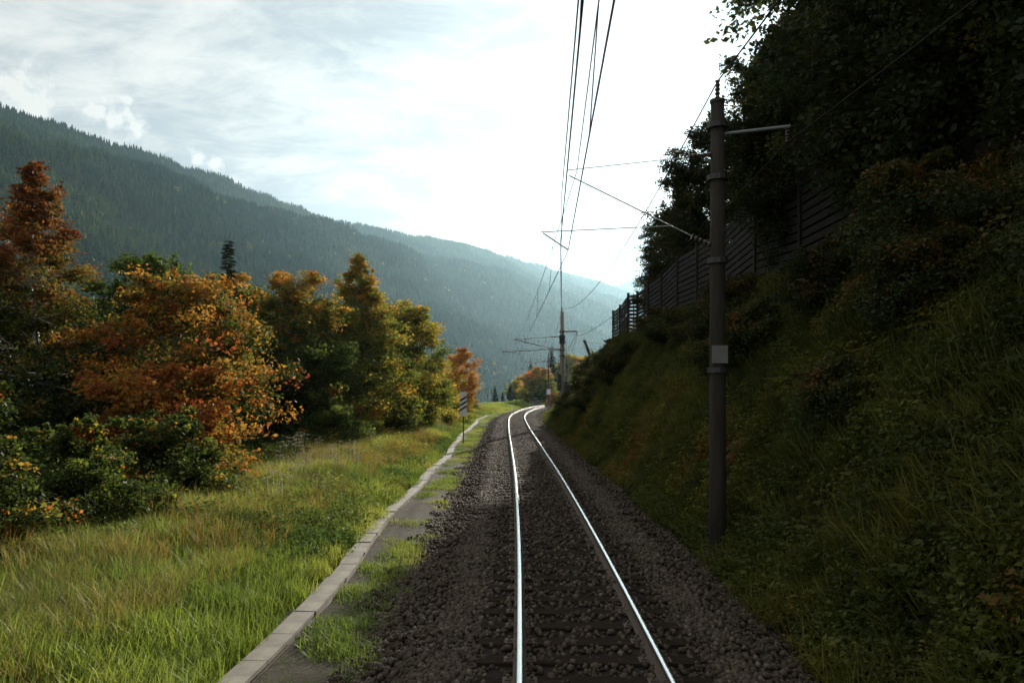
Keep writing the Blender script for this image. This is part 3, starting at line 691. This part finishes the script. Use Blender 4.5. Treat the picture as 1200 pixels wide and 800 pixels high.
def spruce_meshes(seed, H, R_, lean=0):
    rng = np.random.default_rng(seed); tb = MB(); tb.tube([(0, 0, -.3), (0, 0, H * .5), (0, 0, H)], [H * .016, H * .009, .01], 7); C = []; A = []; Ls = []
    nw = int(H * 3.8)
    for i in range(nw):
        t = (i + .5) / nw; z = H * (.06 + .93 * t); r = R_ * (1 - t) ** .85 * rng.uniform(.8, 1.1) + .08
        for j in range(int(7 + 4 * (1 - t))):
            az = rng.uniform(0, 6.283); rr = r * rng.uniform(.7, 1.1); e = np.array([math.cos(az) * rr, math.sin(az) * rr, -rr * rng.uniform(.15, .5)])
            k = max(3, int(rr / .14))
            for f in np.linspace(.15, 1, k):
                for sgn in (-1, 0, 1):
                    dz = -.10 * (1 - f)
                    a2 = az + sgn * .75; l = (.36 + .24 * (1 - f) * rr) * rng.uniform(.7, 1.2)
                    C.append(np.array([0, 0, z]) + e * f * (1 if f < .8 else .98) + np.array([math.cos(a2), math.sin(a2), -.35]) * l * .4); A.append((math.cos(a2), math.sin(a2), -.35 + rng.uniform(-.2, .15))); Ls.append(l)
    C = np.array(C); A = np.array(A); A /= np.linalg.norm(A, axis=1)[:, None]; Ls = np.array(Ls)[:, None]; n = len(C)
    up = np.array([0, 0, 1.]) + rng.normal(0, .35, (n, 3)); B = np.cross(up, A); B /= np.linalg.norm(B, axis=1)[:, None]
    V = np.stack([C - A * Ls * .5, C + B * Ls * .2, C + A * Ls * .5, C - B * Ls * .2], 1).reshape(-1, 3)
    return tb.mesh('trunk', [M['bark']], True), mesh_np('crown', V, np.arange(4 * n).reshape(n, 4), [M['needle']], {'tint': ('FACE', rng.uniform(0, 1, n))})

def cl01(a): return np.clip(a, 0, 1)
# --- left side: autumn trees and shrubs above the verge
birch = tree_meshes(101, 10.2, 3.6, 'cone', .16, 64, 6, 110, .11, .46, 'leaf_larch', 'birch', .16, tint=lambda p, t, r, g: cl01(.02 + .98 * t + .15 * (r - .5) + g.normal(0, .15, len(t))))
plant('birch_tree', birch, -15.1, 25, 'tall dark conical birch with pale trunk, rust brown top and green lower leaves', 'tree')
rustA = tree_meshes(102, 6.7, 3.1, 'oval', .10, 44, 6, 105, .12, .52, 'leaf_rust', 'bark', .13, tint=lambda p, t, r, g: cl01(.10 + .52 * t + .25 * (r - .5) + g.normal(0, .2, len(t))))
plant('maple_tree', rustA, -11.3, 25.5, 'broad rust orange tree beside the conical birch', 'tree')
mixA = tree_meshes(103, 8.5, 3.0, 'oval', .08, 44, 6, 110, .12, .5, 'leaf_rust', 'bark', .13, tint=lambda p, t, r, g: cl01(.02 + .55 * t ** 2 + g.normal(0, .13, len(t))))
plant('maple_tree', mixA, -11.2, 38, 'dark green tree with a small rusty peak behind the broad orange tree', 'tree')
big = tree_meshes(104, 10.6, 5.2, 'cone', .06, 80, 7, 120, .13, .55, 'leaf_mix', 'bark', .17, tint=lambda p, t, r, g: cl01(.34 + .45 * t ** 1.6 + .18 * (r - .5) + g.normal(0, .17, len(t))))
plant('maple_tree', big, -8.9, 44, 'large green and orange tree with a narrow pointed top at the edge of the verge', 'tree', rz=.6)
green2 = tree_meshes(105, 8.8, 3.6, 'oval', .06, 50, 7, 115, .13, .55, 'leaf_mix', 'bark', .15, tint=lambda p, t, r, g: cl01(.28 + .28 * t + .1 * (r - .5) + g.normal(0, .16, len(t))))
plant('ash_tree', green2, -7.6, 53, 'olive green rounded tree next to the orange birch sapling', 'tree', rz=2.0)
orange = tree_meshes(106, 7.2, 1.75, 'oval', .18, 30, 5, 60, .14, .45, 'leaf_orange', 'bark', .08, tint=lambda p, t, r, g: cl01(.35 + .45 * t + g.normal(0, .18, len(t))))
plant('birch_tree', orange, -5.5, 80, 'small bright orange tree standing just behind the striped board', 'tree')
# inner row, mostly in shade
innerM = tree_meshes(107, 8.5, 3.0, 'oval', .08, 40, 6, 95, .15, .6, 'leaf_green', 'bark', .15, tint=lambda p, t, r, g: cl01(.25 + .25 * t + g.normal(0, .18, len(t))))
ROW = [(-15.5, 33, 1.0, 'dark green tree filling the gap behind the rust orange tree'), (-14.6, 41, .95, 'dark green tree behind the small rusty peak'), (-13.2, 50, 1.0, 'dark green tree behind the large pointed tree'),
       (-19.5, 28, 1.0, 'dark green tree behind the conical birch'), (-11.5, 60, .9, 'dark green tree behind the olive rounded tree'), (-19, 20, .9, 'dark green tree at the very edge of the wood near the conical birch')]
for i, (x, y, s, lb) in enumerate(ROW): plant('hedgerow_tree', innerM, x, y, lb, 'tree', 'shaded trees of the left wood', rz=i * 1.3, sc=s)
sp = spruce_meshes(201, 15.6, 2.7)
plant('spruce_tree', sp, -22.1, 60, 'dark spruce top rising behind the rust orange tree', 'tree')
sp3 = spruce_meshes(204, 9, 1.9)
plant('spruce_tree', sp3, -24.5, 52, 'shorter dark spruce top showing left of the rust orange crown', 'tree', sc=.93)
# shrubs
shr_g = tree_meshes(110, 3.0, 1.9, 'cone', .02, 44, 6, 75, .10, .34, 'leaf_mix', 'bark', .035, tint=lambda p, t, r, g: cl01(.06 + .22 * t + g.normal(0, .15, len(t)) + .55 * (g.uniform(0, 1, len(t)) < .09)), trunks=5)
shr_y = tree_meshes(111, 3.2, 1.7, 'dome', .02, 40, 5, 75, .12, .40, 'leaf_yellow', 'bark', .035, tint=lambda p, t, r, g: cl01(.35 + .4 * t + g.normal(0, .2, len(t))), trunks=5)
shr_o = tree_meshes(112, 3.4, 1.8, 'dome', .05, 36, 6, 65, .13, .42, 'leaf_rust', 'bark', .04, tint=lambda p, t, r, g: cl01(.45 + .25 * t + g.normal(0, .18, len(t))), trunks=4)
GS = 'shrubs along the left verge'
SH = [(shr_g, -8.6, 12.0, .72, 'leafy green bush at the edge of the verge, nearest to the train'), (shr_g, -8.5, 15.2, .74, 'dark green bush in front of the conical birch trunk'), (shr_g, -8.5, 18.6, .8, 'green bush below the rust orange tree'),
      (shr_o, -10.0, 21.5, .95, 'rust coloured shrub below the broad orange tree'), (shr_o, -10.0, 23.5, .74, 'orange shrub with spreading sprays below the broad orange tree'), (shr_g, -11.6, 16.0, .9, 'tall green bush between the verge bushes and the conical birch'),
      (shr_o, -11.0, 11.5, .8, 'brownish orange shrub behind the nearest green bush'),
      (shr_g, -8.6, 36, .9, 'green shrub in the shade under the small rusty peak'), (shr_y, -8.1, 40.5, .85, 'olive and yellow shrub below the large pointed tree'), (shr_g, -7.4, 46, .95, 'grey green shrub at the foot of the large pointed tree'),
      (shr_y, -7.1, 54.5, 1.05, 'golden shrub below the olive rounded tree'), (shr_y, -6.6, 61, 1.15, 'tall golden shrub left of the striped board'), (shr_y, -6.6, 69, 1.1, 'golden yellow shrub behind the striped board'),
      (shr_g, -7.6, 76, .8, 'green shrub beside the small bright orange tree'), (shr_y, -5.6, 90, .62, 'low yellow green shrub beyond the small bright orange tree'), (shr_g, -5.2, 98, .6, 'low green shrub on the grassy rise at the bend')]
for i, (m, x, y, s, lb) in enumerate(SH): plant('shrub', m, x, y, lb, 'shrub', GS, rz=i * 2.1, sc=(s, s, s * (1 + .12 * math.sin(i * 3))))
# beyond the bend
for i, (px, py, Y, lb) in enumerate(((580, 450, 168, 'leftmost small spruce beyond the grassy rise'), (589, 460, 172, 'shortest small spruce beyond the grassy rise'), (598, 447, 166, 'rightmost small spruce beyond the grassy rise'))):
    x, y, z = px_pt(px, py, Y); g = ground_z(x, y); plant('spruce_tree', sp3, x, y, lb, 'tree', 'small spruces beyond the bend', rz=i, sc=(max(.3, (z - g) / 9) * 1.15,) * 2 + (max(.3, (z - g) / 9),))
far_red = tree_meshes(120, 7.5, 4.0, 'dome', .05, 50, 6, 60, .26, .7, 'leaf_mix', 'bark', .14, tint=lambda p, t, r, g: cl01(.25 + .6 * t ** 1.3 + .12 * (p[:, 0] < -1) + g.normal(0, .12, len(t))))
plant('maple_tree', far_red, 5.2, 150, 'red topped bushy tree at the outside of the bend', 'tree')
sp2 = spruce_meshes(202, 12.5, 2.8)
plant('spruce_tree', sp2, 8.6, 166, 'tall dark spruce behind the red topped tree', 'tree')
plant('spruce_tree', sp2, 4.6, 190, 'thin far spruce left of the tall dark spruce', 'tree', sc=(.6, .6, .85))
far_yel = tree_meshes(121, 11, 5.0, 'round', .08, 60, 6, 55, .30, .85, 'leaf_yellow', 'bark', .2, tint=lambda p, t, r, g: cl01(.15 + .4 * t + .3 * (p[:, 0] > 1) + g.normal(0, .14, len(t))))
plant('lime_tree', far_yel, 14.2, 186, 'yellow green rounded tree behind the mast with tension weights', 'tree')
x, y, z = px_pt(605, 458, 172)
plant('lime_tree', far_yel, x, y, 'small pale yellow tree right of the small spruces', 'tree', sc=.42)
plant('shrub', shr_o, 7.3, 128, 'small reddish shrub at the end of the visible rails', 'shrub', sc=.75)

# --- right side: row of trees behind the barrier
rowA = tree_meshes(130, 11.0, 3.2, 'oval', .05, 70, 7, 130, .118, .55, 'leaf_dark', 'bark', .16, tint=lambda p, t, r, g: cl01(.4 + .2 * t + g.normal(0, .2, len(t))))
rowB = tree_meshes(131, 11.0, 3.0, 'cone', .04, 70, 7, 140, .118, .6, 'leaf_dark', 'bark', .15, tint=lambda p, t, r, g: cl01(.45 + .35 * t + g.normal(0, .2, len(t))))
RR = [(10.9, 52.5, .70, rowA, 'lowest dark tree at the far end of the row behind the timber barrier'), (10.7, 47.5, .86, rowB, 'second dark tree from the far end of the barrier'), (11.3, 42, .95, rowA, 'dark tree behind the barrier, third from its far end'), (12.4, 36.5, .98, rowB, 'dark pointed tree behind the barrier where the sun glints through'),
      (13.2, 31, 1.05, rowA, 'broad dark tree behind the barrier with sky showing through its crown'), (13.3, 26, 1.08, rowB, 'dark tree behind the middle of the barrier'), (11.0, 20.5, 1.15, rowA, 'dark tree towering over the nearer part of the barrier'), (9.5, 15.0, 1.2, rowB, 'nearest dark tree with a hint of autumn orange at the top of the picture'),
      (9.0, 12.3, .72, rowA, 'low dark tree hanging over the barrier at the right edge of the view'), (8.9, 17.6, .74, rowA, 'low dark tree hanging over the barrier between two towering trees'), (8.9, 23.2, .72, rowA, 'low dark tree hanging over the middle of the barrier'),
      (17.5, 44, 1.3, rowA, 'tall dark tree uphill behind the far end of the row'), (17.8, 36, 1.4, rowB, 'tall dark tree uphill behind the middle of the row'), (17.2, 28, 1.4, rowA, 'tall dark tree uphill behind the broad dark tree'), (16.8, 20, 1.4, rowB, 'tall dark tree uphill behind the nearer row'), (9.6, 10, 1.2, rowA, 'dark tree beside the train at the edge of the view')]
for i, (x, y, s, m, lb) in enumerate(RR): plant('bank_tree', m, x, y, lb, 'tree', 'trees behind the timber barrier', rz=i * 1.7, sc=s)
# shrubs on the bank
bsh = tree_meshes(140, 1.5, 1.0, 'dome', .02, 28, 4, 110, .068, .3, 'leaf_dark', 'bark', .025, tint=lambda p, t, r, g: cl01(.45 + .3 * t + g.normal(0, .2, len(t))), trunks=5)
bshg = tree_meshes(141, 1.5, 1.0, 'dome', .02, 28, 4, 60, .10, .3, 'leaf_green', 'bark', .025, tint=lambda p, t, r, g: cl01(.5 + .3 * t + g.normal(0, .2, len(t))), trunks=5)
rng = np.random.default_rng(9)
BS = [(s, d) for s, d in zip(rng.uniform(9, 64, 44), rng.uniform(3.9, 7.3, 44))] + [(66, 4.6), (67, 5.8), (69, 4.9), (72, 6.2), (76, 5.2), (64, 6.8), (63, 7.6), (81, 5.0), (88, 5.2)]
for i, (s, d) in enumerate(BS):
    x, y = at_track(s, d); m = bshg if s > 60 else bsh
    plant('bank_shrub', m, float(x), float(y), 'dark small-leaved shrub in the shaded undergrowth of the steep bank below the barrier' if s < 62 else 'green shrub on the end of the bank beyond the timber barrier', 'shrub', 'shaded shrubs on the steep bank' if s < 62 else 'shrubs on the end of the bank', rz=i * 1.1, sc=float(rng.uniform(.55, 1.05)), tilt=(0, -.35))

# ------------------------------------------------------------------ grass and undergrowth
def blade_patch(seed, n, ext, h, w, bend=.5, mat=None, heads=0):
    rng = np.random.default_rng(seed); x = rng.uniform(-ext, ext, (n, 2)); hh = h * rng.uniform(.45, 1.15, n); az = rng.uniform(0, 6.283, n); bd = bend * rng.uniform(.2, 1.2, n)
    dx = np.stack([np.cos(az), np.sin(az)], 1); px = np.stack([-np.sin(az), np.cos(az)], 1); ww = w * rng.uniform(.6, 1.3, n)
    V = []
    for f, wf in ((0, 1.0), (.45, .85), (.8, .5), (1.0, .06)):
        c = x + dx * (bd * hh * f ** 2)[:, None]; z = hh * (f - .25 * bd * f ** 2)
        V.append(np.concatenate([c - px * (ww * wf / 2)[:, None], z[:, None]], 1)); V.append(np.concatenate([c + px * (ww * wf / 2)[:, None], z[:, None]], 1))
    V = np.stack(V, 1).reshape(-1, 3); b = np.arange(n)[:, None] * 8
    F = np.concatenate([b + np.array([[0, 1, 3, 2]]), b + np.array([[2, 3, 5, 4]]), b + np.array([[4, 5, 7, 6]])], 0)
    return mesh_np('grass_patch', V, F, [mat])
def herb_patch(seed, n, ext, h, leaf, mat):
    rng = np.random.default_rng(seed); r = ext * np.sqrt(rng.uniform(0, 1, n)); a = rng.uniform(0, 6.283, n)
    P = np.stack([r * np.cos(a), r * np.sin(a), h * rng.uniform(.05, 1, n) * (1.05 - .5 * (r / ext) ** 2)], 1)
    V, F = quads_from(P, leaf * rng.uniform(.6, 1.5, n), rng, up=1.3, ratio=.26); return mesh_np('herb_patch', V, F, [mat])
M['grass'] = leaf_mat('meadow_grass', [(0, (.070, .115, .014)), (.5, (.18, .24, .024)), (1, (.33, .33, .05))], trans=.45, attr='vary', inst_attr=True, jitter=.2, gloss=.03)
M['dry'] = leaf_mat('dry_grass', [(0, (.13, .14, .03)), (.5, (.27, .20, .045)), (1, (.36, .16, .03))], trans=.35, attr='vary', inst_attr=True, jitter=.2, gloss=.02)
M['herb'] = leaf_mat('verge_herb', [(0, (.040, .072, .012)), (.6, (.10, .15, .022)), (1, (.22, .20, .03))], trans=.4, attr='vary', inst_attr=True, jitter=.25)
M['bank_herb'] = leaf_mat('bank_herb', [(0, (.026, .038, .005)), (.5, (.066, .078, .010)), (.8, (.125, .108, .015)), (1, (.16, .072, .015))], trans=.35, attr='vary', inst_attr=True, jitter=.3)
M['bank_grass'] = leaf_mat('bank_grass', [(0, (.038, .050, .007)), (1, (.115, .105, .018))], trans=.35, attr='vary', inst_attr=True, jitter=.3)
def scatter(name, proto, n, sfun, dfun, seed, scl, label, vary=None, slope=False, dens=None, sink=.03):
    rng = np.random.default_rng(seed); s = sfun(rng, n); d = dfun(rng, n)
    if dens is not None: k = rng.uniform(0, 1, n) < dens(s, d); s, d = s[k], d[k]
    n = len(s); x, y = at_track(s, d); z = height(s, d); a = path(s)[2]
    rot = np.zeros((n, 3)); rot[:, 2] = rng.uniform(0, 6.283, n)
    if slope:
        g = (height(s, d + .5) - height(s, d - .5)); ang = -np.arctan(g) * .55   # lean with the slope
        # tilt about the track axis, then free spin is dropped on slopes
        rot[:, 1] = ang; rot[:, 0] = 0; rot[:, 2] = rng.uniform(-.7, .7, n)
    v = cl01(.5 + fbm(s * .22, d * .5, seed) * 1.0 + rng.normal(0, .15, n)) if vary is None else vary(s, d, rng)
    gn_scatter(name, proto, np.stack([x, y, z - sink], 1), rot, rng.uniform(scl[0], scl[1], n), v, label)
near = lambda s0, s1, p: (lambda g, n: s0 + (s1 - s0) * g.uniform(0, 1, n) ** p)
uni = lambda a, b: (lambda g, n: g.uniform(a, b, n))
scatter('verge_grass', blade_patch(1, 90, .30, .36, .012, .7, M['grass']), 15000, near(2, 175, 1.6), uni(-10.5, -4.28), 41, (.45, 1.3), 'long green meadow grass covering the left verge')
scatter('short_grass', blade_patch(2, 90, .26, .16, .011, .9, M['grass']), 7500, near(3, 175, 1.5), uni(-5.6, -2.5), 42, (.6, 1.2), 'short grass on the strip beside the cable trough', dens=lambda s, d: np.where(np.abs(d + 3.95) < .30, .0, np.where(d > -3.7, np.clip(.30 + fbm(s * .9, d * 1.6, 5) * 1.7 + (s > 40) * .25, 0, 1) * np.clip((-2.35 - d) / .7, 0, 1), 1.0)))
scatter('dry_grass', blade_patch(3, 60, .30, .55, .010, .6, M['dry']), 5200, near(2, 110, 1.4), uni(-10, -4.8), 43, (.4, 1.25), 'dry straw coloured grass stalks in the left verge', dens=lambda s, d: np.clip(.22 + fbm(s * .18, d * .45, 17) * 2.0 + 1.0 * ((s < 12.5) & (d < -5.6)) + .3 * (s > 30), 0, 1))
scatter('verge_weeds', herb_patch(4, 170, .32, .30, .055, M['herb']), 8000, near(2, 110, 1.4), uni(-11, -4.5), 44, (.5, 1.9), 'leafy green weeds growing in the left verge', dens=lambda s, d: np.clip(.45 + fbm(s * .25, d * .5, 27) * 2.0, 0, 1))
def umbel_patch(seed):
    rng = np.random.default_rng(seed); V = []; F = []
    for k in range(7):
        x, y = rng.uniform(-.3, .3, 2); h = rng.uniform(.5, .95); lx, ly = rng.normal(0, .08, 2)
        V += [(x - .005, y, 0), (x + .005, y, 0), (x + lx + .004, y + ly, h), (x + lx - .004, y + ly, h)]; F.append([len(V) - 4 + i for i in range(4)])
        for q in range(34):
            a = rng.uniform(0, 6.283); r = .07 * math.sqrt(rng.uniform()); c = np.array([x + lx + r * math.cos(a), y + ly + r * math.sin(a), h + .02 - r * .25 + rng.uniform(-.012, .012)])
            u = rng.normal(size=3) * .007; w = rng.normal(size=3) * .007
            V += [c - u, c - w, c + u, c + w]; F.append([len(V) - 4 + i for i in range(4)])
    return mesh_np('seed_head_patch', np.array(V), np.array(F), [M['seed']])
M['seed'] = leaf_mat('pale_seed_head', [(0, (.12, .11, .06)), (1, (.24, .22, .16))], trans=.4, attr='vary', inst_attr=True, jitter=.2)
scatter('seed_heads', umbel_patch(11), 420, near(6, 70, 1.2), uni(-9.5, -5.2), 49, (.6, 1.2), 'pale seed heads standing above the verge grass', dens=lambda s, d: np.clip(-.1 + fbm(s * .3, d * .6, 61) * 2.6, 0, 1))
scatter('wood_undergrowth', herb_patch(5, 150, .45, .5, .11, M['bank_herb']), 4200, near(4, 110, 1.2), uni(-24, -9), 45, (.8, 1.6), 'shaded undergrowth below the trees of the left wood')
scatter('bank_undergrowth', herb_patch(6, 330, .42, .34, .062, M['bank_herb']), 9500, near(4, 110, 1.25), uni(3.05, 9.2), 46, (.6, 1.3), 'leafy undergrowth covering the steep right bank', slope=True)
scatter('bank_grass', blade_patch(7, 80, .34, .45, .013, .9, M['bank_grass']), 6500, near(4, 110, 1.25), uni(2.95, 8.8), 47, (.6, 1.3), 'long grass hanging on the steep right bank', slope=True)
scatter('hill_undergrowth', herb_patch(8, 150, .6, .7, .15, M['bank_herb']), 3000, near(2, 70, 1.0), uni(8.6, 26), 48, (.8, 1.7), 'undergrowth below the trees behind the timber barrier')

# ------------------------------------------------------------------ haze in the valley air
def haze():
    b = MB(); x0, x1, y0, y1, z0, z1 = -6600, 6600, -1600, 7100, -76, 790
    b.box(((x0 + x1) / 2, (y0 + y1) / 2, (z0 + z1) / 2), (x1 - x0, y1 - y0, z1 - z0))
    m, nt = new_mat('valley_haze'); o = N(nt, 'ShaderNodeOutputMaterial'); v = N(nt, 'ShaderNodeVolumePrincipled')
    v.inputs['Color'].default_value = (.54, .83, 1.0, 1); v.inputs['Density'].default_value = .000054; v.inputs['Anisotropy'].default_value = .66
    nt.links.new(v.outputs[0], o.inputs['Volume'])
    tag(b.build('haze', [m]), 'thin bright haze hanging in the valley air', kind='stuff')
haze()
